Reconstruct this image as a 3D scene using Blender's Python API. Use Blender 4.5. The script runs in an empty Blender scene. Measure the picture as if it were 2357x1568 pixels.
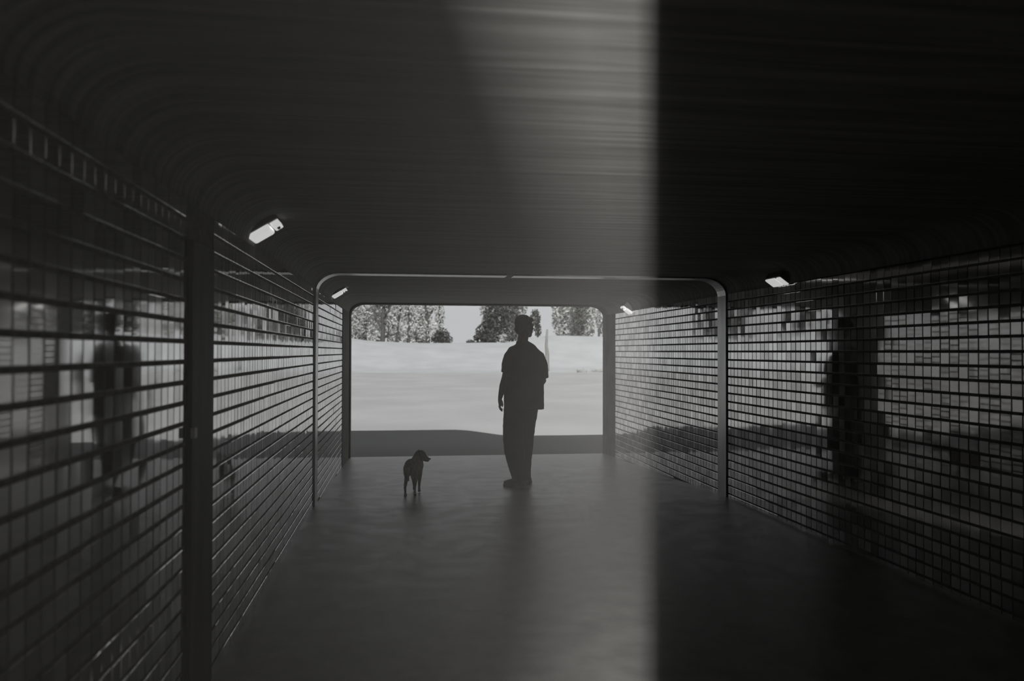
import bpy, bmesh, math, random
from mathutils import Vector, Matrix, noise
random.seed(7)
C = bpy.context.scene.collection
R = math.radians

# ------------------------------------------------------------------ camera, sky, sun, exposure
S = 0.073                     # one tile row of the left wall, metres
SR = 1.06 * S                 # one tile row of the right wall
CAM_H = 18.3 * S              # eye height
FPX = 1850.0                  # focal length in pixels of the 2357 px wide frame
YAW, PITCH, ROLL = 0.1336, 0.0139, 0.0019
sc = bpy.context.scene
cam_d = bpy.data.cameras.new('camera')
cam = bpy.data.objects.new('camera', cam_d)
C.objects.link(cam)
sc.camera = cam
fw = Vector((math.sin(YAW) * math.cos(PITCH), math.cos(YAW) * math.cos(PITCH), math.sin(PITCH)))
rt0 = Vector((math.cos(YAW), -math.sin(YAW), 0))
up0 = rt0.cross(fw)
rt = math.cos(ROLL) * rt0 + math.sin(ROLL) * up0
up = -math.sin(ROLL) * rt0 + math.cos(ROLL) * up0
cam.matrix_world = Matrix(((rt.x, up.x, -fw.x, 0), (rt.y, up.y, -fw.y, 0), (rt.z, up.z, -fw.z, CAM_H), (0, 0, 0, 1)))
cam_d.sensor_fit = 'HORIZONTAL'
cam_d.sensor_width = 36.0
cam_d.lens = 36.0 * FPX / 2357.0
cam_d.clip_start, cam_d.clip_end = 0.05, 500
cam_d.dof.use_dof = True
cam_d.dof.focus_distance = 7.6
cam_d.dof.aperture_fstop = 2.4

sc.view_settings.view_transform = 'Standard'
sc.view_settings.look = 'None'
sc.view_settings.exposure = 0.0
sc.view_settings.gamma = 1.0
sc.view_settings.use_curve_mapping = False

w = bpy.data.worlds.new('overcast_sky')
sc.world = w
w.use_nodes = True
bg = w.node_tree.nodes['Background']
wt = w.node_tree
wc = wt.nodes.new('ShaderNodeTexCoord')
ws = wt.nodes.new('ShaderNodeSeparateXYZ')
wr = wt.nodes.new('ShaderNodeValToRGB')     # bright at the horizon, deeper overhead
wr.color_ramp.elements[0].position, wr.color_ramp.elements[0].color = .06, (.99, 1.0, 1.02, 1)
wr.color_ramp.elements[1].position, wr.color_ramp.elements[1].color = .55, (.58, .585, .60, 1)
wt.links.new(wc.outputs['Generated'], ws.inputs[0])
wt.links.new(ws.outputs['Z'], wr.inputs[0])
wt.links.new(wr.outputs[0], bg.inputs[0])
bg.inputs[1].default_value = 0.56

SUN_E = 43.0                  # the sun stands behind the camera, over the tunnel
sd = bpy.data.lights.new('sun', 'SUN')
sd.energy = 9.6
sd.angle = R(1.0)
sd.color = (1.0, 0.99, 0.97)
sun = bpy.data.objects.new('sun', sd)
C.objects.link(sun)
sun.rotation_euler = (R(90 - SUN_E), 0, 0)

# narrow light added behind the viewer, imitating a vertical light-leak band
gd = bpy.data.lights.new('added_beam_light', 'AREA')
gd.shape = 'RECTANGLE'
gd.size, gd.size_y = 0.03, 1.5
gd.spread = R(72)
gd.energy = 125.0
gd.color = (1.0, .985, .95)
gl = bpy.data.objects.new('added_beam_light', gd)
C.objects.link(gl)
gl.location = (-.70, -2.22, .95)
gl.rotation_euler = (R(90), 0, R(-19))

# ------------------------------------------------------------------ measures
DL, DR = 10.57 * S, 38.5 * SR          # camera to the two walls
Z_END, Z_BACK = 161 * S, -4.6          # tunnel mouth ahead, mouth behind
TOPW = CAM_H + 7.39 * S                # top of the tiles
CEIL = CAM_H + 9.5 * S                 # ceiling
Y_SLOPE, G = 95 * S, -2.5 * S          # from here the floor falls gently to the ground outside
def floor_z(y):
    return 0.0 if y < Y_SLOPE else G * min(1.0, (y - Y_SLOPE) / (Z_END - Y_SLOPE))
HAU = 0.21                             # width of the rounded top corner
TEND_L, TEND_R = 142 * S, 153 * S      # where the tiles stop

# ------------------------------------------------------------------ materials
def mat(name, col=(.5, .5, .5), rough=.6, spec=.5, metal=0.0, ior=1.5):
    m = bpy.data.materials.new(name)
    m.use_nodes = True
    b = m.node_tree.nodes['Principled BSDF']
    b.inputs['Base Color'].default_value = (*col, 1)
    b.inputs['Roughness'].default_value = rough
    b.inputs['Metallic'].default_value = metal
    b.inputs['Specular IOR Level'].default_value = spec
    b.inputs['IOR'].default_value = ior
    return m

def noisy(m, c1, c2, scale=(1, 1, 1), ns=6, detail=6, bump=0.0, rough=None, lo=.35, hi=.65):
    nt = m.node_tree
    b = nt.nodes['Principled BSDF']
    tc = nt.nodes.new('ShaderNodeTexCoord')
    mp = nt.nodes.new('ShaderNodeMapping')
    mp.inputs['Scale'].default_value = scale
    nz = nt.nodes.new('ShaderNodeTexNoise')
    nz.inputs['Scale'].default_value = ns
    nz.inputs['Detail'].default_value = detail
    cr = nt.nodes.new('ShaderNodeValToRGB')
    cr.color_ramp.elements[0].position = lo
    cr.color_ramp.elements[1].position = hi
    cr.color_ramp.elements[0].color = (*c1, 1)
    cr.color_ramp.elements[1].color = (*c2, 1)
    nt.links.new(tc.outputs['Object'], mp.inputs['Vector'])
    nt.links.new(mp.outputs[0], nz.inputs['Vector'])
    nt.links.new(nz.outputs['Fac'], cr.inputs[0])
    nt.links.new(cr.outputs[0], b.inputs['Base Color'])
    if bump:
        bp = nt.nodes.new('ShaderNodeBump')
        bp.inputs['Strength'].default_value = bump
        bp.inputs['Distance'].default_value = .01
        nt.links.new(nz.outputs['Fac'], bp.inputs['Height'])
        nt.links.new(bp.outputs[0], b.inputs['Normal'])
    if rough:
        mr = nt.nodes.new('ShaderNodeMapRange')
        mr.inputs[3].default_value, mr.inputs[4].default_value = rough
        nt.links.new(nz.outputs['Fac'], mr.inputs[0])
        nt.links.new(mr.outputs[0], b.inputs['Roughness'])
    return m

def emis(name, col, s):
    m = mat(name, (.8, .8, .8), .4)
    b = m.node_tree.nodes['Principled BSDF']
    b.inputs['Emission Color'].default_value = (*col, 1)
    b.inputs['Emission Strength'].default_value = s
    return m

M = {}
tm = mat('glazed_tile', (.5, .49, .48), .05, metal=.85)
nt = tm.node_tree
ge = nt.nodes.new('ShaderNodeNewGeometry')
cr = nt.nodes.new('ShaderNodeValToRGB')
cr.color_ramp.elements[0].color = (.46, .455, .445, 1)
cr.color_ramp.elements[1].color = (.80, .79, .78, 1)
nt.links.new(ge.outputs['Random Per Island'], cr.inputs[0])
nt.links.new(cr.outputs[0], nt.nodes['Principled BSDF'].inputs['Base Color'])
mr = nt.nodes.new('ShaderNodeMapRange')
mr.inputs[3].default_value, mr.inputs[4].default_value = .03, .08
nt.links.new(ge.outputs['Random Per Island'], mr.inputs[0])
nt.links.new(mr.outputs[0], nt.nodes['Principled BSDF'].inputs['Roughness'])
M['tile'] = tm
M['grout'] = noisy(mat('grout', rough=.9, spec=.2), (.17, .165, .16), (.26, .255, .25), ns=30)
M['ceil'] = noisy(mat('board_marked_concrete', rough=.75, spec=.3), (.14, .136, .13), (.25, .245, .235), scale=(.5, 14, 1), ns=2.2, detail=8, bump=.25)
M['floor'] = noisy(mat('damp_asphalt', rough=.4, spec=.7), (.20, .197, .19), (.32, .316, .306), ns=5, detail=10, bump=.12, rough=(.30, .50))
M['conc'] = noisy(mat('dark_concrete', rough=.8, spec=.25), (.05, .05, .048), (.09, .088, .085), ns=4, detail=8, bump=.2)
M['strip'] = noisy(mat('brushed_joint_strip', rough=.3, metal=.85), (.28, .28, .275), (.38, .38, .375), scale=(1, 1, .2), ns=12)
M['darkstrip'] = noisy(mat('dark_painted_strip', rough=.6, spec=.2), (.035, .033, .031), (.06, .057, .054), scale=(1, 1, .2), ns=8)
M['lamp'] = emis('lit_diffuser', (1, 1, .97), .52)
M['lampdim'] = mat('grey_lamp_plastic', (.45, .45, .43), .4)
M['lamphouse'] = mat('lamp_housing', (.16, .16, .155), .5)
M['screw'] = mat('black_screw', (.01, .01, .01), .4)
M['sand'] = noisy(mat('pale_dry_ground', rough=.95, spec=.1), (.165, .167, .168), (.19, .192, .193), ns=.35, detail=8, bump=.1)
M['bank'] = noisy(mat('pale_bank', rough=.95, spec=.1), (.18, .185, .19), (.205, .21, .215), ns=.5, detail=8)
M['earth'] = noisy(mat('grassy_earth', rough=.95, spec=.1), (.06, .06, .05), (.13, .13, .11), ns=2)
M['bark'] = noisy(mat('bark', rough=.9, spec=.1), (.03, .029, .027), (.055, .053, .05), scale=(1, 1, .2), ns=9)
M['palebark'] = noisy(mat('pale_bark', rough=.9, spec=.1), (.10, .098, .094), (.14, .137, .13), scale=(1, 1, .2), ns=9)
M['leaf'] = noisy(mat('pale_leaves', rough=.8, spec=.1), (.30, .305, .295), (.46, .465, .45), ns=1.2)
M['leafdark'] = noisy(mat('dark_leaves', rough=.8, spec=.1), (.02, .022, .02), (.05, .053, .048), ns=1.2)
M['leafmid'] = noisy(mat('grey_leaves', rough=.8, spec=.1), (.07, .073, .068), (.13, .134, .125), ns=1.2)
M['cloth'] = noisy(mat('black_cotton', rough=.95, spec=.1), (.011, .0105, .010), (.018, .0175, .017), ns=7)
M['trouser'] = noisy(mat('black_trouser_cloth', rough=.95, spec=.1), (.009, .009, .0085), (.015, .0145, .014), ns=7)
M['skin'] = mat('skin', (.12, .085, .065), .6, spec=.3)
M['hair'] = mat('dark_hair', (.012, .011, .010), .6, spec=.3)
M['shoe'] = mat('dark_shoe', (.03, .03, .029), .5)
M['sole'] = mat('grey_sole', (.10, .10, .095), .7)
M['eye'] = mat('eye', (.5, .5, .5), .2)
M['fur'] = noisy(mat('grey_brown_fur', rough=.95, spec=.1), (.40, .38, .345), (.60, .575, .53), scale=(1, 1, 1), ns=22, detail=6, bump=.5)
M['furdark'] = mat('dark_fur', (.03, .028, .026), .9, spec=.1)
M['nose'] = mat('black_nose', (.01, .01, .01), .35)

# ------------------------------------------------------------------ helpers
def link(name, me, parent=None, mats=()):
    o = bpy.data.objects.new(name, me)
    C.objects.link(o)
    if parent:
        o.parent = parent
    for m in mats:
        me.materials.append(m)
    return o

def mesh(name, V, F, mats, parent=None, idx=None, smooth=False):
    me = bpy.data.meshes.new(name)
    me.from_pydata([tuple(v) for v in V], [], F)
    o = link(name, me, parent, mats)
    if idx:
        me.polygons.foreach_set('material_index', idx)
    if smooth:
        me.polygons.foreach_set('use_smooth', [True] * len(me.polygons))
    me.update()
    return o

def empty(name, loc, rz=0.0):
    o = bpy.data.objects.new(name, None)
    o.empty_display_size = .1
    o.location = loc
    o.rotation_euler = (0, 0, rz)
    C.objects.link(o)
    return o

def tag(o, label, cat, group=None):
    o['label'] = label
    o['category'] = cat
    if group:
        o['group'] = group
    return o

def struct(o, label=None, cat=None):
    o['kind'] = 'structure'
    if label:
        o['label'] = label
    if cat:
        o['category'] = cat
    return o

class MB:
    """collects vertices and faces"""
    def __init__(s):
        s.V, s.F, s.I = [], [], []
    def add(s, V, F, i=0):
        n = len(s.V)
        s.V += [tuple(v) for v in V]
        s.F += [tuple(k + n for k in f) for f in F]
        s.I += [i] * len(F)
    def box(s, a, b, i=0, mtx=None):
        (x0, y0, z0), (x1, y1, z1) = a, b
        V = [Vector(p) for p in ((x0, y0, z0), (x1, y0, z0), (x1, y1, z0), (x0, y1, z0), (x0, y0, z1), (x1, y0, z1), (x1, y1, z1), (x0, y1, z1))]
        if mtx:
            V = [mtx @ v for v in V]
        s.add(V, [(0, 3, 2, 1), (4, 5, 6, 7), (0, 1, 5, 4), (1, 2, 6, 5), (2, 3, 7, 6), (3, 0, 4, 7)], i)
    def tube(s, P, Rr, n=12, i=0, cap=True, side=None):
        """tube through points; each radius a number or (side, front) pair"""
        P = [Vector(p) for p in P]
        rings = []
        ref = Vector(side) if side else None
        for k, p in enumerate(P):
            d = (P[min(k + 1, len(P) - 1)] - P[max(k - 1, 0)]).normalized()
            if ref is None:
                ref = Vector((1, 0, 0)) if abs(d.x) < .9 else Vector((0, 1, 0))
            u = (ref - d * ref.dot(d)).normalized()
            v = d.cross(u)
            ref = u
            r = Rr[k]
            ru, rv = r if isinstance(r, (tuple, list)) else (r, r)
            rings.append([p + u * (ru * math.cos(2 * math.pi * j / n)) + v * (rv * math.sin(2 * math.pi * j / n)) for j in range(n)])
        if cap:
            for end in (0, -1):
                ring = rings[end]
                p = P[end]
                d = (P[0] - P[1]).normalized() if end == 0 else (P[-1] - P[-2]).normalized()
                r = Rr[end]
                rm = min(r) if isinstance(r, (tuple, list)) else r
                extra = []
                for t in (.5, .85):
                    extra.append([p + (q - p) * math.sqrt(1 - t * t) + d * (rm * t) for q in ring])
                if end == 0:
                    rings = extra[::-1] + rings
                else:
                    rings = rings + extra
        V = [q for ring in rings for q in ring]
        F = []
        for k in range(len(rings) - 1):
            for j in range(n):
                a, b = k * n + j, k * n + (j + 1) % n
                F.append((a, b, b + n, a + n))
        F.append(tuple(range(n))[::-1])
        F.append(tuple(range((len(rings) - 1) * n, len(rings) * n)))
        s.add(V, F, i)
    def ball(s, c, r, i=0, n=14, mtx=None):
        rx, ry, rz = r if isinstance(r, (tuple, list)) else (r, r, r)
        V, F = [], []
        m = n // 2
        for a in range(m + 1):
            th = math.pi * a / m
            for b in range(n):
                ph = 2 * math.pi * b / n
                v = Vector((rx * math.sin(th) * math.cos(ph), ry * math.sin(th) * math.sin(ph), rz * math.cos(th)))
                if mtx:
                    v = mtx @ v
                V.append(v + Vector(c))
        for a in range(m):
            for b in range(n):
                p, q = a * n + b, a * n + (b + 1) % n
                F.append((p, p + n, q + n, q))
        s.add(V, F, i)
    def build(s, name, mats, parent=None, smooth=False):
        mats = mats if isinstance(mats, (list, tuple)) else [mats]
        return mesh(name, s.V, s.F, mats, parent, s.I, smooth)
    def fuse(s, name, m, parent, vox=.006, it=6, fac=.5, disp=None):
        """one continuous skin over everything collected"""
        me = bpy.data.meshes.new('tmp')
        me.from_pydata(s.V, [], s.F)
        bm = bmesh.new()
        bm.from_mesh(me)
        bmesh.ops.remove_doubles(bm, verts=bm.verts, dist=1e-5)
        bmesh.ops.recalc_face_normals(bm, faces=bm.faces)
        bm.to_mesh(me)
        bm.free()
        o = bpy.data.objects.new('tmp', me)
        C.objects.link(o)
        r = o.modifiers.new('r', 'REMESH')
        r.mode = 'VOXEL'
        r.voxel_size = vox
        sm = o.modifiers.new('s', 'SMOOTH')
        sm.factor, sm.iterations = fac, it
        dg = bpy.context.evaluated_depsgraph_get()
        nm = bpy.data.meshes.new_from_object(o.evaluated_get(dg))
        bpy.data.objects.remove(o)
        bpy.data.meshes.remove(me)
        nm.name = name
        if disp:
            for v in nm.vertices:
                v.co += v.normal * disp(v.co)
        nm.polygons.foreach_set('use_smooth', [True] * len(nm.polygons))
        nm.materials.clear()
        return link(name, nm, parent, [m])

def px(x, y, dist):
    """point seen at photo pixel (x, y) at a distance dist along the tunnel: used once, to read positions off the photo"""
    v = fw + rt * ((x - 1178.5) / FPX) - up * ((y - 784) / FPX)
    v = v * (dist / v.y)
    return Vector((v.x, v.y, v.z + CAM_H))

# ------------------------------------------------------------------ tiled walls
GAP_H, GAP_V, TW = .013, .005, .071
def tilt(side, y, z):
    p = Vector((y * .9 + side * 40, z * 2.2, side * 7.3))
    a = noise.noise(p) * .010 + random.gauss(0, .0042)
    b = noise.noise(p + Vector((31, 5, 9))) * .0055 + random.gauss(0, .0030)
    if random.random() < .05:
        a += random.gauss(0, .012)
        b += random.gauss(0, .008)
    return a, b

def tiled_wall(name, side, xw, z_off, y_end, strips):
    mb = MB()
    sx = -side                                   # the way the tiles face
    SK = .014 if side > 0 else 0.0              # the right wall opens slightly towards the camera
    def xoff(y):
        return SK * max(0.0, FAR[0] - y)
    # backing of mortar
    xa, xb = xw - sx * .006, xw - sx * .32
    for ya, yb in ((Z_BACK, FAR[0]), (FAR[0], y_end)):
        V = [(q, y, z) if q == xb else (q + xoff(y), y, z) for z in (G - .05, TOPW + .02) for q, y in ((xa, ya), (xb, ya), (xb, yb), (xa, yb))]
        F = [(0, 3, 2, 1), (4, 5, 6, 7), (0, 1, 5, 4), (1, 2, 6, 5), (2, 3, 7, 6), (3, 0, 4, 7)]
        mb.add(V, F if sx < 0 else [f[::-1] for f in F], 1)
    rows = []
    k = 0
    S_ = S if side < 0 else SR
    TW_ = TW * S_ / .073
    top = CAM_H + z_off * S_
    while top > TOPW + .001:
        top -= S_
    while top + S_ < TOPW + .004:
        top += S_
    zt = top
    while zt > G + .01:
        rows.append((max(zt - S_ + GAP_H, G + .004), zt))
        zt -= S_
    ny = int((y_end - Z_BACK) / TW_)
    for (z0, z1) in rows:
        sh = random.uniform(-.004, .004)
        for c in range(ny):
            y0 = Z_BACK + c * TW_ + sh
            y1 = y0 + TW_ - GAP_V
            if any(y1 > a - .002 and y0 < b + .002 for a, b in strips) or y1 > y_end or y0 < Z_BACK:
                continue
            if z1 < floor_z(y0) + .005:
                continue
            ym, zm = (y0 + y1) / 2, (z0 + z1) / 2
            a, b = tilt(side, ym, zm)
            dx = random.uniform(-.0006, .0006)
            e = .0022
            def P(y, z, d):
                return (xw + xoff(y) + sx * (d + dx + a * (y - ym) + b * (z - zm)), y, z)
            V = [P(y0, z0, -.007), P(y1, z0, -.007), P(y1, z1, -.007), P(y0, z1, -.007),
                 P(y0, z0, -.0014), P(y1, z0, -.0014), P(y1, z1, -.0014), P(y0, z1, -.0014),
                 P(y0 + e, z0 + e, 0), P(y1 - e, z0 + e, 0), P(y1 - e, z1 - e, 0), P(y0 + e, z1 - e, 0)]
            F = [(0, 1, 5, 4), (1, 2, 6, 5), (2, 3, 7, 6), (3, 0, 4, 7), (4, 5, 9, 8), (5, 6, 10, 9), (6, 7, 11, 10), (7, 4, 8, 11), (8, 9, 10, 11)]
            if sx < 0:
                F = [f[::-1] for f in F]
            mb.add(V, F, 0)
    return struct(mb.build(name, [M['tile'], M['grout']]))

FAR = (97.9 * S, 100.6 * S)
NEAR = (41.4 * S, 46.0 * S)
tiled_wall('wall_left', -1, -DL, 6.39, TEND_L, [FAR, NEAR])
tiled_wall('wall_right', 1, DR, 4.99, TEND_R, [FAR, NEAR])

# ------------------------------------------------------------------ ceiling with rounded top corners
def inner(inset=0.0, n=10):
    """inner outline of the tunnel from left wall foot over the ceiling to right wall foot"""
    P = [(-DL + inset, G), (-DL + inset, TOPW - inset)]
    for k in range(1, n + 1):
        t = math.pi / 2 * k / n
        P.append((-DL + inset + (HAU) * (1 - math.cos(t)), TOPW - inset + (CEIL - TOPW) * math.sin(t)))
    for k in range(n, -1, -1):
        t = math.pi / 2 * k / n
        P.append((DR - inset - (HAU) * (1 - math.cos(t)), TOPW - inset + (CEIL - TOPW) * math.sin(t)))
    P.append((DR - inset, G))
    return P

def band(mb, outline_in, outline_out, ya, yb, i=0):
    n = len(outline_in)
    V = []
    for y in (ya, yb):
        V += [(x, y, z) for x, z in outline_in] + [(x, y, z) for x, z in outline_out]
    F = []
    for k in range(n - 1):
        a, b, c, d = k, k + 1, n + k + 1, n + k
        F.append((a, d, c, b))
        F.append((2 * n + a, 2 * n + b, 2 * n + c, 2 * n + d))
        F.append((a, b, 2 * n + b, 2 * n + a))
        F.append((d, 2 * n + d, 2 * n + c, c))
    F.append((0, 2 * n, 3 * n, n))
    F.append((n - 1, 2 * n - 1, 4 * n - 1, 3 * n - 1))
    mb.add(V, F, i)

mb = MB()
inn = inner()[1:-1]
out = [(x if 0 < k < len(inn) - 1 else (x - .3 if k == 0 else x + .3), CEIL + .28) for k, (x, z) in enumerate(inn)]
band(mb, inn, out, Z_BACK, Z_END)
struct(mb.build('ceiling', [M['ceil']]))

mb = MB()
xa, xb = -DL - .28, DR + .28
V = []
for y in (Z_BACK, Y_SLOPE, Z_END):
    V += [(xa, y, floor_z(y)), (xb, y, floor_z(y)), (xa, y, G - .3), (xb, y, G - .3)]
mb.add(V, [(0, 1, 5, 4), (4, 5, 9, 8), (2, 6, 7, 3), (6, 10, 11, 7), (0, 2, 3, 1), (8, 9, 11, 10), (0, 4, 6, 2), (4, 8, 10, 6), (1, 3, 7, 5), (5, 7, 11, 9)])
struct(mb.build('floor', [M['floor']]))

# untiled dark concrete collar of the tunnel mouth, with a slim lip
mb = MB()
mb.box((-DL - .28, TEND_L, G - .02), (-DL + .004, Z_END, TOPW + .01))
mb.box((DR - .004, TEND_R, G - .02), (DR + .28, Z_END, TOPW + .01))
li, lo_ = inner(.022), inner(-.02)
lo_ = [(x, z) for x, z in lo_]
band(mb, li, lo_, Z_END - .16, Z_END + .02)
struct(mb.build('trim_1', [M['conc']]))

# unseen slabs added behind the viewer to cut the added light's beam
mb = MB()
mb.box((-.255, -.92, -.02), (DR + .2, -.80, CEIL + .05))
mb.box((-DL - .05, -1.86, -.02), (-.614, -1.74, CEIL + .05))
struct(mb.build('beam_mask', [M['conc']]))

# joint strips: a bright metal band round the tunnel, a dark strip nearer on each wall
def hoop(name, ya, yb, inset, m, gap=None):
    mb = MB()
    A, B = inner(inset), inner(-.004)
    if gap is None:
        band(mb, A, B, ya, yb)
    else:
        h = len(A) // 2
        for half, x in ((A[:h], gap - .03), (A[h:], gap + .03)):
            pass
        la = A[:h] + [(gap - .03, A[h - 1][1])]
        lb = B[:h] + [(gap - .03, B[h - 1][1])]
        ra = [(gap + .03, A[h][1])] + A[h:]
        rb = [(gap + .03, B[h][1])] + B[h:]
        band(mb, la, lb, ya, yb)
        band(mb, ra, rb, ya, yb)
    return struct(mb.build(name, [m]))
hoop('trim_2', FAR[0], FAR[1], .012, M['strip'], gap=px(1175, 632, FAR[0]).x)

for nme, x0, x1 in (('trim_3', -DL - .004, -DL + .016), ('trim_4', DR - .016, DR + .004)):
    mb = MB()
    mb.box((x0, NEAR[0], .0), (x1, NEAR[1], CAM_H + 5.55 * S))
    o = struct(mb.build(nme, [M['darkstrip']]))
    bv = o.modifiers.new('b', 'BEVEL')
    bv.width = .004
    bv.segments = 2
    s_ = 1 if nme == 'trim_3' else -1
    xc = x1 if s_ > 0 else x0
    mb = MB()
    mb.box((xc - .002, NEAR[0] - .006, CAM_H - 4.3 * S), (xc + s_ * .012, NEAR[0] + .03, CAM_H - 3.8 * S)) if s_ > 0 else mb.box((xc - .012, NEAR[0] - .006, CAM_H - 4.3 * S), (xc + .002, NEAR[0] + .03, CAM_H - 3.8 * S))
    mb.build('clip', [M['lampdim']], o)

# ------------------------------------------------------------------ thin haze added to veil the tunnel and catch the beam
HAZE = 0.013
hm = bpy.data.materials.new('added_haze')
hm.use_nodes = True
hm.node_tree.nodes.clear()
ho = hm.node_tree.nodes.new('ShaderNodeOutputMaterial')
hv = hm.node_tree.nodes.new('ShaderNodeVolumeScatter')
hv.inputs['Color'].default_value = (.95, .93, .90, 1)
hv.inputs['Density'].default_value = HAZE
hv.inputs['Anisotropy'].default_value = .0
hm.node_tree.links.new(hv.outputs[0], ho.inputs['Volume'])
mb = MB()
mb.box((-DL + .012, -.76, .004), (DR - .012, Z_END - .02, TOPW))
hz = mb.build('haze', [hm])
hz['kind'] = 'stuff'
hz['label'] = 'thin grey haze added to veil the dark tiled tunnel'
hz['category'] = 'haze'

# ------------------------------------------------------------------ lamps on the rounded corners
def haunch_frame(side, y, t):
    """frame on the curved corner at angle t: origin, inward normal, across (towards the ceiling)"""
    if side < 0:
        o = Vector((-DL + HAU * (1 - math.cos(t)), y, TOPW + (CEIL - TOPW) * math.sin(t)))
        ac = Vector((HAU * math.sin(t), 0, (CEIL - TOPW) * math.cos(t))).normalized()
        nn = Vector((ac.z, 0, -ac.x))
    else:
        o = Vector((DR - HAU * (1 - math.cos(t)), y, TOPW + (CEIL - TOPW) * math.sin(t)))
        ac = Vector((-HAU * math.sin(t), 0, (CEIL - TOPW) * math.cos(t))).normalized()
        nn = Vector((-ac.z, 0, ac.x))
    al = Vector((0, 1 if side < 0 else -1, 0))
    m = Matrix(((al.x, ac.x, nn.x, 0), (al.y, ac.y, nn.y, 0), (al.z, ac.z, nn.z, 0), (0, 0, 0, 1)))
    return Matrix.Translation(o) @ m

def lamp(side, y, label, kind, tp, tr, out=0.0):
    root = empty('wall_lamp', (0, 0, 0))
    mt = haunch_frame(side, y, R(tr))
    mt.translation = haunch_frame(side, y, R(tp)).translation
    mt.translation += mt.to_3x3() @ Vector((0, 0, out))
    root.matrix_world = mt
    def rb(mb, a, b, bev=.006):
        mb.box(a, b)
    def bevelled(o, w_):
        b_ = o.modifiers.new('b', 'BEVEL')
        b_.width = w_
        b_.segments = 2
        return o
    L = .10 if kind == 'short' else .135
    mb = MB()
    if kind == 'short':
        mb.box((-L, -.095, -.06), (L, .10, .022))
    else:
        mb.box((-L, -.055, -.07), (L, .055, .022))
    bevelled(mb.build('housing', [M['lamphouse']], root), .008)
    if kind == 'short':
        mb = MB()
        mb.box((-L + .015, -.075, .014), (L - .015, .045, .05))
        bevelled(mb.build('diffuser', [M['lamp']], root), .014)
        mb = MB()
        mb.box((-L + .03, .052, .014), (L - .03, .096, .046))
        cap = bevelled(mb.build('end_cap', [M['lamp']], root), .006)
        mb = MB()
        mb.tube([(0, .076, .044), (0, .076, .049)], [.009, .009], 10)
        mb.build('screw', [M['screw']], cap)
    else:
        for a, b in ((-L + .008, .038), (.062, L - .008)):
            mb = MB()
            mb.box((a, -.046, .014), (b, .046, .034))
            bevelled(mb.build('diffuser', [M['lamp']], root), .006)
    tag(root, label, 'lamp', 'wall lamps along the tunnel ceiling corners')
    return root
lamp(-1, 57.6 * S + .02, 'nearest lit lamp with screwed end cap, on the left ceiling corner', 'short', 38, 50)
lamp(-1, 120.5 * S, 'small distant lit lamp on the left ceiling corner, beyond the joint hoop', 'short', 44, 50)
lamp(1, 78.2 * SR, 'lit lamp with a split diffuser on the right ceiling corner, before the joint strip', 'long', 21, 46, .02)
lamp(1, 134 * SR, 'distant lit lamp on the right ceiling corner, just above the tunnel mouth', 'short', 17, 47, .015)

# ------------------------------------------------------------------ the earth over the tunnel and the ground outside
def top_h(x):
    t = min(1, max(0, (x - 1.0) / 1.0))
    t = t * t * (3 - 2 * t)
    return 3.54 * (1 - t) + 2.36 * t + .03 * noise.noise(Vector((x * 1.5, 3, 1)))
mb = MB()
xs = [-40, -20, -10, -6] + [-5 + .25 * k for k in range(49)] + [8, 12, 20, 40]
for k in range(len(xs) - 1):
    a, b = xs[k], xs[k + 1]
    if b <= -DL - .25 or a >= DR + .25:
        lo1 = G - .1
    else:
        lo1 = CEIL + .27
    V = [(a, Z_BACK, lo1), (b, Z_BACK, lo1), (b, Z_END, lo1), (a, Z_END, lo1),
         (a, Z_BACK, top_h(a)), (b, Z_BACK, top_h(b)), (b, Z_END, top_h(b)), (a, Z_END, top_h(a))]
    mb.add(V, [(0, 3, 2, 1), (4, 5, 6, 7), (0, 1, 5, 4), (1, 2, 6, 5), (2, 3, 7, 6), (3, 0, 4, 7)])
struct(mb.build('embankment', [M['earth']]))

BANK0, BANK1 = 58.0, 78.0
def crest(x):
    # crest height of the bank across the view
    pts = [(-60, 3.3), (-9, 3.05), (-5.6, 2.85), (-2.5, 2.45), (2, 2.35), (9.8, 2.4), (12.6, 2.9), (14.4, 3.15), (19, 3.05), (60, 3.3)]
    for (a, ha), (b, hb) in zip(pts, pts[1:]):
        if a <= x <= b:
            t = (x - a) / (b - a)
            t = t * t * (3 - 2 * t)
            return ha + (hb - ha) * t
    return 3.0
def ground_h(x, y):
    if y < BANK0:
        return G - .01
    if y < BANK1:
        t = (y - BANK0) / (BANK1 - BANK0)
        return G - .01 + crest(x) * (t * t * (3 - 2 * t)) * 1.0
    return G + crest(x) - .01 - (y - BANK1) * .02
def sheet(name, ys, m):
    X = [-90, -60, -40, -30, -24] + [-20 + 1.0 * k for k in range(49)] + [34, 45, 60, 90]
    V, F = [], []
    for y in ys:
        for x in X:
            V.append((x, y, ground_h(x, y) + (.05 * noise.noise(Vector((x * .35, y * .35, 0))) if y > BANK0 else 0)))
    n = len(X)
    for j in range(len(ys) - 1):
        for i in range(n - 1):
            F.append((j * n + i, j * n + i + 1, (j + 1) * n + i + 1, (j + 1) * n + i))
    return struct(mesh(name, V, F, [m], smooth=True))
sheet('ground', [Z_END, 14, 20, 30, 40, BANK0], M['sand'])
sheet('bank', [BANK0 + 1.0 * k for k in range(21)] + [80, 95, 130, 200], M['bank'])
mb = MB()
mb.box((-20, -30, -.2), (20, Z_BACK, -.01))
struct(mb.build('ground_behind', [M['sand']]))

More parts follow.
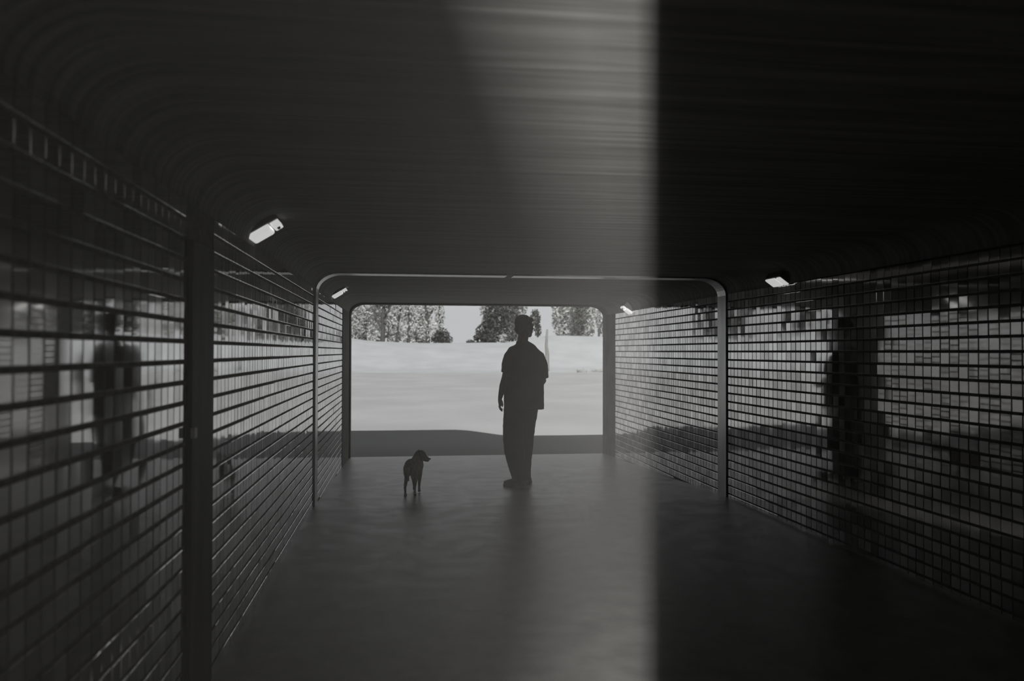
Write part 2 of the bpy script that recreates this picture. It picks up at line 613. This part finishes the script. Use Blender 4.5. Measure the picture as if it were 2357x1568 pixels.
# ------------------------------------------------------------------ trees and shrubs beyond
def leaves(mb, c, r, n, size, seed):
    rd = random.Random(seed)
    for _ in range(n):
        while True:
            p = Vector((rd.uniform(-1, 1), rd.uniform(-1, 1), rd.uniform(-1, 1)))
            if p.length < 1 and p.length > .25 and noise.noise(p * 2.2 + Vector((seed, 0, 0))) > -.22:
                break
        q = Vector((c[0] + p.x * r[0], c[1] + p.y * r[1], c[2] + p.z * r[2]))
        d1 = Vector((rd.gauss(0, 1), rd.gauss(0, 1), rd.gauss(0, 1))).normalized()
        d2 = d1.cross(Vector((rd.gauss(0, 1), rd.gauss(0, 1), rd.gauss(0, 1)))).normalized()
        s = size * rd.uniform(.6, 1.3)
        mb.add([q - d1 * s, q + d2 * s * .45, q + d1 * s, q - d2 * s * .45], [(0, 1, 2, 3)])

def tree(x, y, trunk_r, h, crowns, leafm, barkm, label, seed, lean=0.0, fork=None, nl=900, group='trees beyond the bank', name='tree', cat='tree', ls=.2):
    gz = ground_h(x, y) + .02
    root = empty(name, (x, y, gz))
    mb = MB()
    rd = random.Random(seed)
    P = [(0, 0, -.15)]
    for k in range(1, 6):
        t = k / 5
        P.append((lean * h * t + rd.uniform(-.05, .05), rd.uniform(-.05, .05), h * t))
    mb.tube(P, [trunk_r * (1.15 - .75 * k / 5) for k in range(6)], 10)
    for f in fork or []:
        b0 = Vector(P[f[0]])
        tip = b0 + Vector((f[1], rd.uniform(-.2, .2), f[2]))
        mb.tube([b0, (b0 + tip) / 2 + Vector((f[1] * .12, 0, 0)), tip], [trunk_r * .6, trunk_r * .48, trunk_r * .3], 8)
    mb.build('trunk', [barkm], root, smooth=True)
    if not crowns:
        return tag(root, label, cat, group)
    mb = MB()
    tot = sum(c[1][0] * c[1][2] for c in crowns)
    for k, (c, r) in enumerate(crowns):
        leaves(mb, c, r, int(nl * r[0] * r[2] / tot), ls, seed * 10 + k)
    mb.build('foliage', [leafm], root)
    return tag(root, label, cat, group)

def X(pxx, y):
    return px(pxx, 790, y).x
LF, LD, LMd, BK, PB = M['leaf'], M['leafdark'], M['leafmid'], M['bark'], M['palebark']
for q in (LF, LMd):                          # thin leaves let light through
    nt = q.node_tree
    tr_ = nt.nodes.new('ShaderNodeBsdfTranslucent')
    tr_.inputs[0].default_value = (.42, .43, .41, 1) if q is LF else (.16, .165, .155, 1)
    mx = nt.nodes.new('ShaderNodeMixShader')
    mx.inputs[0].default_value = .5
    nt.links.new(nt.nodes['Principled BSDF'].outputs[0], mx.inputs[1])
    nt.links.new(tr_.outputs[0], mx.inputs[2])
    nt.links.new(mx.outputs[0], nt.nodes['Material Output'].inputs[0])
tree(X(840, 83), 83, .16, 5, [((0, 0, 3.1), (1.9, 1.2, 2.9)), ((-1.2, 0, 1.0), (1.6, 1, 1.1))], LF, BK, 'pale leafy tree filling the left corner of the tunnel mouth', 1, nl=1700)
tree(X(880, 81), 81, .22, 6, [((0, 0, 4.6), (1.3, 1, 1.2)), ((.15, 0, 2.4), (.35, .4, 1.0))], LMd, BK, 'dark forked tree, second from the left edge of the tunnel mouth', 2, lean=.03, fork=[(1, -1.1, 2.2), (2, .9, 1.5)], nl=420)
tree(X(912, 86), 86, .12, 6, [((0.2, 0, 3.4), (.9, .9, 2.4))], LF, BK, 'slim leaning tree between the dark forked tree and a straight slim one', 3, lean=.11, fork=[(2, -.5, 1.6)], nl=260)
tree(X(941, 82), 82, .12, 6, [((0, 0, 4.0), (.8, .6, 1.6)), ((0, 0, 1.6), (.9, .5, 1.1))], LF, BK, 'straight slim tree above the small dog, amid pale leaves', 4, fork=[(1, .6, 1.5)], nl=260)
tree(X(985, 81), 81, .20, 6, [((.1, 0, 4.3), (.9, .7, 1.4)), ((.2, 0, 1.4), (1.0, .7, 1.2))], LF, BK, 'dark trunked tree leaning left, first to the left of the open sky gap', 5, lean=-.06, fork=[(2, .9, 1.9)], nl=380)
tree(X(1012, 86), 86, .12, 6, [((0, 0, 3.0), (.6, .6, 2.2))], LF, BK, 'thin pale tree at the left rim of the open sky gap', 6, fork=[(2, .5, 1.2)], nl=350)
tree(X(1018, 77.3), 77.3, .08, .9, [((0, 0, .6), (.75, .6, .9)), ((.55, 0, .3), (.5, .5, .45)), ((-.6, 0, .35), (.5, .5, .5))], LD, BK, 'small dark pointed shrub on the bank crest left of the sky gap', 7, nl=900, name='shrub', cat='shrub', group='shrubs on the bank', ls=.13)
tree(X(1082, 81), 81, .05, .3, [((0, 0, .12), (.4, .4, .28))], LD, BK, 'tiny dark shrub on the crest at the foot of the sky gap', 8, nl=250, name='shrub', cat='shrub', group='shrubs on the bank', ls=.1)
tree(X(1125, 82), 82, .2, 4.5, [((0, 0, 1.1), (1.35, 1.0, 1.3)), ((.8, 0, 2.9), (1.4, 1.0, 1.6)), ((-.7, 0, .5), (.9, .8, .7))], LD, BK, 'dense dark tree just left of the walking man\'s head', 9, nl=2300)
tree(X(1180, 84), 84, .14, 4.5, [((0, 0, 1.6), (1.0, .9, 1.7)), ((0, 0, 3.6), (.8, .8, 1.0))], LMd, BK, 'grey leafy tree right behind the walking man\'s head', 10, nl=1200)
tree(X(1238, 78.5), 78.5, .10, 2.6, [((0, 0, .7), (.42, .4, .65)), ((-.25, 0, 1.9), (.55, .5, .9))], LD, BK, 'dark bushy sapling showing just right of the walking man\'s head', 11, nl=700, ls=.13)
tree(X(1259, 60), 60, .17, 3.1, [], LMd, PB, 'lone pale bare trunk at the foot of the bank beside the man\'s right shoulder', 12, nl=260, ls=.13)
tree(X(1297, 84), 84, .16, 5, [((0, 0, 2.4), (1.2, 1.0, 2.6))], LF, BK, 'broad pale tree right of the walking man, left of a dark trunked one', 13, fork=[(2, .8, 1.5)], nl=1500)
tree(X(1334, 82), 82, .24, 5, [((0, 0, 1.6), (.75, .8, 1.7)), ((.1, 0, 3.6), (.9, .8, 1.1))], LMd, BK, 'darker grey tree, second from the right edge of the tunnel mouth', 14, nl=1300)
tree(X(1378, 83), 83, .12, 5, [((0, 0, 2.0), (.45, .5, 1.2)), ((.2, 0, 4.2), (1.0, .8, .9))], LF, BK, 'thin pale tree in the right corner of the tunnel mouth', 15, lean=.02, fork=[(1, .6, 1.6)], nl=600)
# a pale row of trees further back, alike and hazy, open at the sky gap
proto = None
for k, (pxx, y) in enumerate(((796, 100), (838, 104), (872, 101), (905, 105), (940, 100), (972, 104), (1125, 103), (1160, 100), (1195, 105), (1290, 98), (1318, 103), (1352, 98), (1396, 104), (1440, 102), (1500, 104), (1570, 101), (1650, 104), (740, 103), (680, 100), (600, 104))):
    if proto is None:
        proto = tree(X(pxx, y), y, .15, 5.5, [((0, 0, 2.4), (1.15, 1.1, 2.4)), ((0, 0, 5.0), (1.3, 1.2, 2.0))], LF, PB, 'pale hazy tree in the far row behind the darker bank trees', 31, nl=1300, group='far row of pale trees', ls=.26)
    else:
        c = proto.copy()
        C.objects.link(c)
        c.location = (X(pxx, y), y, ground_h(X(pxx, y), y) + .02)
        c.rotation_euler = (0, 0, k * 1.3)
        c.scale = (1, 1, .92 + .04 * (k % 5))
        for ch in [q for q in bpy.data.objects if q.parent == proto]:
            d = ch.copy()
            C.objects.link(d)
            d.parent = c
# dark trees to either side of the view: they show mirrored in the glazed walls
proto = None
for k, (x, y) in enumerate(((-26, 82), (-29.5, 80), (-33, 83), (-38, 81), (-41.5, 80), (-47, 83), (-50.5, 81), (-56, 82), (25.5, 82), (29, 83), (33, 81))):
    if proto is None:
        proto = tree(x, y, .2, 4.5, [((0, 0, 1.5), (1.7, 1.1, 1.6)), ((.3, 0, 3.6), (1.3, 1.0, 1.3))], LD, BK, 'dark tree outside to the side, seen only mirrored in the glazed wall tiles', 41, nl=1500, group='dark trees mirrored in the tiles')
    else:
        c = proto.copy()
        C.objects.link(c)
        c.location = (x, y, ground_h(x, y) + .02)
        c.rotation_euler = (0, 0, k * 1.7)
        c.scale = (1, 1, .85 + .08 * (k % 4))
        for ch in [q for q in bpy.data.objects if q.parent == proto]:
            d = ch.copy()
            C.objects.link(d)
            d.parent = c
for k, (pxx, y, r, lab) in enumerate(((1339, 58.4, .42, 'low grass tussock at the bank foot, left one of the two by the right jamb'), (1376, 58.8, .55, 'low grass tussock at the bank foot, nearest the right jamb'))):
    mb = MB()
    rd = random.Random(50 + k)
    for _ in range(240):
        a, q = rd.uniform(0, 6.283), rd.uniform(0, r)
        b = Vector((q * math.cos(a), q * math.sin(a), 0))
        t = b * 1.25 + Vector((0, 0, rd.uniform(.12, .34)))
        s = Vector((-math.sin(a), math.cos(a), 0)) * .02
        mb.add([b - s, b + s, t], [(0, 1, 2)])
    root = mb.build('grass_tussock', [LF])
    root.location = (X(pxx, y), y, ground_h(X(pxx, y), y) + .0)
    tag(root, lab, 'grass', 'grass tussocks at the bank foot')

# ------------------------------------------------------------------ the walking man
PZ = 111.5 * S
pf = px(1205, 1122, PZ)
man = empty('person', (pf.x, PZ, floor_z(PZ)))
man.scale = (.985, .985, .985)
tag(man, 'person in a loose dark short-sleeved shirt and baggy dark trousers walking away, head turned right', 'person')

HA = R(62)                                   # the face looks to the right
HC = Vector((.012, .015, 1.665))
def hd(s_, f_, u_):                          # head frame: side, front, up
    fx, fy = math.sin(HA), math.cos(HA)
    return HC + Vector((fy * s_ + fx * f_, -fx * s_ + fy * f_, u_))
hrot = Matrix.Rotation(-HA, 3, 'Z')
b = MB()
b.ball(hd(0, -.012, .025), (.074, .096, .088), mtx=hrot, n=20)
b.ball(hd(0, .035, -.035), (.058, .058, .075), mtx=hrot, n=18)
b.ball(hd(0, .055, -.088), (.034, .032, .026), mtx=hrot)
b.tube([hd(0, .088, .015), hd(0, .104, -.022), hd(0, .098, -.034)], [.009, .013, .011], 8)
b.tube([hd(-.022, .086, -.058), hd(0, .094, -.058), hd(.022, .086, -.058)], [.006, .009, .006], 8)
for s_ in (-1, 1):
    b.tube([hd(s_ * .018, .088, .022), hd(s_ * .045, .078, .024)], [.010, .010], 8)
    b.ball(hd(s_ * .076, -.005, -.01), (.010, .020, .032), mtx=hrot)
b.tube([(-.02, -.01, 1.44), (-.012, -.005, 1.52), (.0, .0, 1.60)], [.062, .056, .056], 14)
# trunk and shoulders
b.tube([(0, 0, .88), (0, 0, 1.0), (0, .0, 1.15), (0, -.01, 1.30), (.005, -.01, 1.40), (.0, -.005, 1.46)], [(.145, .10), (.135, .095), (.14, .095), (.155, .10), (.13, .085), (.07, .06)], 18, side=(1, 0, 0))
# left arm hanging, hand at the thigh
b.tube([(-.115, -.005, 1.41), (-.146, -.008, 1.34), (-.172, -.006, 1.22), (-.194, .0, 1.13), (-.215, .015, 1.05), (-.234, .03, .96), (-.241, .035, .925)], [.042, .044, .042, .038, .038, .028, .024], 12)
b.tube([(-.243, .035, .93), (-.243, .045, .89), (-.238, .055, .855)], [(.020, .030), (.021, .040), (.018, .040)], 12, side=(1, 0, 0))
for k, (oy, ln) in enumerate(((.028, .068), (.009, .076), (-.010, .072), (-.028, .056))):
    p0 = Vector((-.238, .055 + oy, .862))
    p1 = p0 + Vector((-.008, .004, -ln * .48))
    p2 = p1 + Vector((.010, .003, -ln * .36))
    p3 = p2 + Vector((.020, .0, -ln * .22))
    b.tube([p0, p1, p2, p3], [.0095, .0088, .008, .0068], 8)
b.tube([(-.232, .07, .905), (-.215, .095, .875), (-.208, .10, .848), (-.212, .098, .828)], [.013, .0115, .010, .008], 8)
# right arm: elbow bent, forearm forward across the body
b.tube([(.105, -.005, 1.40), (.155, -.004, 1.32), (.185, .005, 1.20), (.205, .03, 1.10), (.19, .10, 1.06), (.165, .19, 1.05), (.155, .225, 1.05)], [.042, .044, .042, .039, .038, .028, .024], 12)
b.tube([(.155, .22, 1.05), (.145, .26, 1.052), (.135, .295, 1.052)], [(.021, .032), (.021, .040), (.018, .040)], 12, side=(.3, .1, 1))
for k, (oz, ln) in enumerate(((.030, .066), (.010, .074), (-.010, .070), (-.029, .054))):
    p0 = Vector((.138, .288, 1.052 + oz))
    p1 = p0 + Vector((-.012, ln * .45, 0))
    p2 = p1 + Vector((-.022, ln * .22, -.004))
    p3 = p2 + Vector((-.018, -.002, -.004))
    b.tube([p0, p1, p2, p3], [.0095, .0088, .008, .0068], 8)
b.tube([(.148, .245, 1.082), (.125, .275, 1.10), (.108, .30, 1.10)], [.013, .011, .008], 8)
# legs
LEGS = {-1: [(-.085, .0, .92), (-.09, .01, .72), (-.09, .035, .50), (-.075, -.02, .28), (-.055, -.05, .09)],
        1: [(.06, 0, .92), (.045, .05, .72), (.035, .10, .50), (.03, .10, .28), (.03, .10, .09)]}
for s_ in (-1, 1):
    b.tube(LEGS[s_], [.085, .078, .055, .05, .036], 14)
TOE = {-1: Vector((-.62, .78, 0)), 1: Vector((.34, .94, 0))}
for s_ in (-1, 1):
    a = Vector(LEGS[s_][-1])
    d = TOE[s_]
    b.tube([a - d * .03 + Vector((0, 0, -.045)), a + d * .05 + Vector((0, 0, -.05)), a + d * .13 + Vector((0, 0, -.062))], [.030, .033, .022], 10)
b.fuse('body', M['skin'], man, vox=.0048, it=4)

for s_ in (-1, 1):
    e = MB()
    e.ball(hd(s_ * .031, .083, .006), .0105)
    e.build('eye', [M['eye']], man, smooth=True)

# short hair over crown and nape
b = MB()
b.ball(hd(0, -.02, .036), (.083, .101, .089), mtx=hrot, n=22)
b.ball(hd(0, -.062, -.02), (.066, .052, .07), mtx=hrot, n=18)
b.ball(hd(0, .06, .07), (.055, .042, .03), mtx=hrot, n=16)
b.fuse('hair', M['hair'], man, vox=.006, it=3, disp=lambda c: .004 * noise.noise(c * 45))

# loose shirt: body and sleeves in one skin
def folds(c):
    return .007 * noise.noise(Vector((c.x * 9, c.y * 9, c.z * 4))) + .003 * noise.noise(c * 24)
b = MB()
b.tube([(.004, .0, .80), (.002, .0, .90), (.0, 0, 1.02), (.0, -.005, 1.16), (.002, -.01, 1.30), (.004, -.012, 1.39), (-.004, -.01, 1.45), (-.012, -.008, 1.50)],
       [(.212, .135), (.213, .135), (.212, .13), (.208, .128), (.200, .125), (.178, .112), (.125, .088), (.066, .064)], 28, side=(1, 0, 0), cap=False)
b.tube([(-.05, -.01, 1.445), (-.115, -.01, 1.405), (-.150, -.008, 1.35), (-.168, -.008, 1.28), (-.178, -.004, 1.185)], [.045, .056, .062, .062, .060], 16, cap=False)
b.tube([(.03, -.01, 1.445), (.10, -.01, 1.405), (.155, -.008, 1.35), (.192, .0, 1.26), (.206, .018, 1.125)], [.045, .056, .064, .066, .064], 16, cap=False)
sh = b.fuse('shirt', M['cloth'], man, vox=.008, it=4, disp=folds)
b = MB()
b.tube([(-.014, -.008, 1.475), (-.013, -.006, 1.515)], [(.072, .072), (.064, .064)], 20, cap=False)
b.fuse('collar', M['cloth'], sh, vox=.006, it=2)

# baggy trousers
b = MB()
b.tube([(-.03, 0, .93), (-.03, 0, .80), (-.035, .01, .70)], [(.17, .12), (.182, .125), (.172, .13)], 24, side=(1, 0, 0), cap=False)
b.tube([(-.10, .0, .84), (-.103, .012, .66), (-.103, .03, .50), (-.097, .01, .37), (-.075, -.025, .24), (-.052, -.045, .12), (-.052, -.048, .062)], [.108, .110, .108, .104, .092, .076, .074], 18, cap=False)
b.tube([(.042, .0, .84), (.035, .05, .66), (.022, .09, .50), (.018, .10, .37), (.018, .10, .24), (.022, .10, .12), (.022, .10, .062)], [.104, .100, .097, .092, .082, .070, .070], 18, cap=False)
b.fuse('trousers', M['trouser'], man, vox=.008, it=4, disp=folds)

for s_ in (-1, 1):
    a = Vector(LEGS[s_][-1])
    d = TOE[s_]
    g = Vector((a.x, a.y, 0))
    b = MB()
    b.tube([g - d * .055 + Vector((0, 0, .052)), g - d * .02 + Vector((0, 0, .06)), g + d * .06 + Vector((0, 0, .055)), g + d * .14 + Vector((0, 0, .044)), g + d * .185 + Vector((0, 0, .038))],
           [(.036, .038), (.040, .048), (.045, .042), (.047, .030), (.036, .022)], 16, side=(d.y, -d.x, 0))
    b.tube([g + Vector((0, 0, .05)), g + Vector((0, 0, .105))], [.044, .041], 14, cap=False)
    shoe = b.fuse('shoe', M['shoe'], man, vox=.005, it=3)
    b = MB()
    n = Vector((d.y, -d.x, 0))
    out = []
    for t, w_ in ((-.088, .018), (-.075, .036), (-.02, .040), (.06, .045), (.14, .050), (.185, .042), (.212, .018)):
        out.append((t, w_))
    loop = [g + d * t + n * w_ for t, w_ in out] + [g + d * t - n * w_ for t, w_ in out[::-1]]
    V = [v + Vector((0, 0, .001)) for v in loop] + [v + Vector((0, 0, .024)) for v in loop]
    m_ = len(loop)
    F = [tuple(range(m_))[::-1], tuple(range(m_, 2 * m_))] + [(k, (k + 1) % m_, m_ + (k + 1) % m_, m_ + k) for k in range(m_)]
    b.add(V, F)
    b.build('sole', [M['sole']], shoe)

# ------------------------------------------------------------------ the dog, walking away, head turned right
DZ = 106.5 * S
df = px(949, 1139, DZ)
dog = empty('dog', (df.x, DZ, floor_z(DZ)), R(-14))
tag(dog, 'small short-haired dog walking away left of the man, head turned right', 'dog')
b = MB()
b.tube([(0, -.10, .262), (0, -.05, .268), (0, .04, .250), (0, .12, .242), (0, .19, .258), (0, .225, .268)],
       [(.060, .070), (.070, .080), (.070, .078), (.074, .086), (.068, .082), (.045, .055)], 18, side=(1, 0, 0))
b.tube([(0, .15, .265), (.0, .205, .295), (.008, .235, .325)], [.070, .060, .052], 14)
# head: looks right
dh = Vector((.018, .25, .338))
HD = R(68)
def dhp(s_, f_, u_):
    fx, fy = math.sin(HD), math.cos(HD)
    return dh + Vector((fy * s_ + fx * f_, -fx * s_ + fy * f_, u_))
drot = Matrix.Rotation(-HD, 3, 'Z')
b.ball(dhp(0, 0, .004), (.054, .060, .052), mtx=drot, n=16)
b.tube([dhp(0, .02, -.008), dhp(0, .05, -.028), dhp(0, .074, -.042)], [(.042, .038), (.034, .030), (.026, .022)], 12)
# legs: haunch, knee forward, hock back
for s_, st in ((-1, -.02), (1, .035)):
    x = s_ * .040
    b.tube([(x * .9, -.075, .265), (x * 1.05, -.045, .215), (x * 1.1, -.035 + st * .3, .175)], [(.034, .056), (.032, .048), (.025, .030)], 12, side=(1, 0, 0))
    b.tube([(x * 1.1, -.035 + st * .3, .175), (x * 1.05, -.085 + st * .6, .115), (x, -.105 + st, .085)], [.023, .017, .014], 10)
    b.tube([(x, -.108 + st, .09), (x, -.098 + st, .04), (x, -.094 + st, .018)], [.014, .0115, .012], 10)
    b.tube([(x, -.10 + st, .013), (x, -.072 + st, .011)], [.014, .013], 8)
for s_, st in ((-1, .04), (1, -.03)):
    x = s_ * .038
    b.tube([(x, .165, .25), (x * 1.05, .150, .175), (x, .165 + st, .105)], [(.028, .042), (.023, .028), (.016, .016)], 12, side=(1, 0, 0))
    b.tube([(x, .165 + st, .105), (x, .168 + st * 1.5, .05), (x, .17 + st * 1.6, .018)], [.0155, .0125, .012], 10)
    b.tube([(x, .168 + st * 1.6, .013), (x, .195 + st * 1.6, .011)], [.0145, .0135], 8)
# tail hanging
b.tube([(0, -.135, .29), (0, -.165, .255), (.0, -.172, .20), (.004, -.168, .155)], [.016, .014, .011, .007], 10)
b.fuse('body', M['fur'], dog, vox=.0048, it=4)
for s_ in (-1, 1):
    e = MB()
    e.tube([dhp(s_ * .040, -.012, .038), dhp(s_ * .062, -.006, .016), dhp(s_ * .064, .004, -.026)], [(.010, .022), (.009, .027), (.006, .014)], 10, side=(s_, 0, 0))
    e.fuse('ear', M['furdark'], dog, vox=.004, it=2)
    e = MB()
    e.ball(dhp(s_ * .030, .048, .012), .0075)
    e.build('eye', [M['nose']], dog, smooth=True)
e = MB()
e.ball(dhp(0, .097, -.036), (.011, .011, .009))
e.build('nose', [M['nose']], dog, smooth=True)
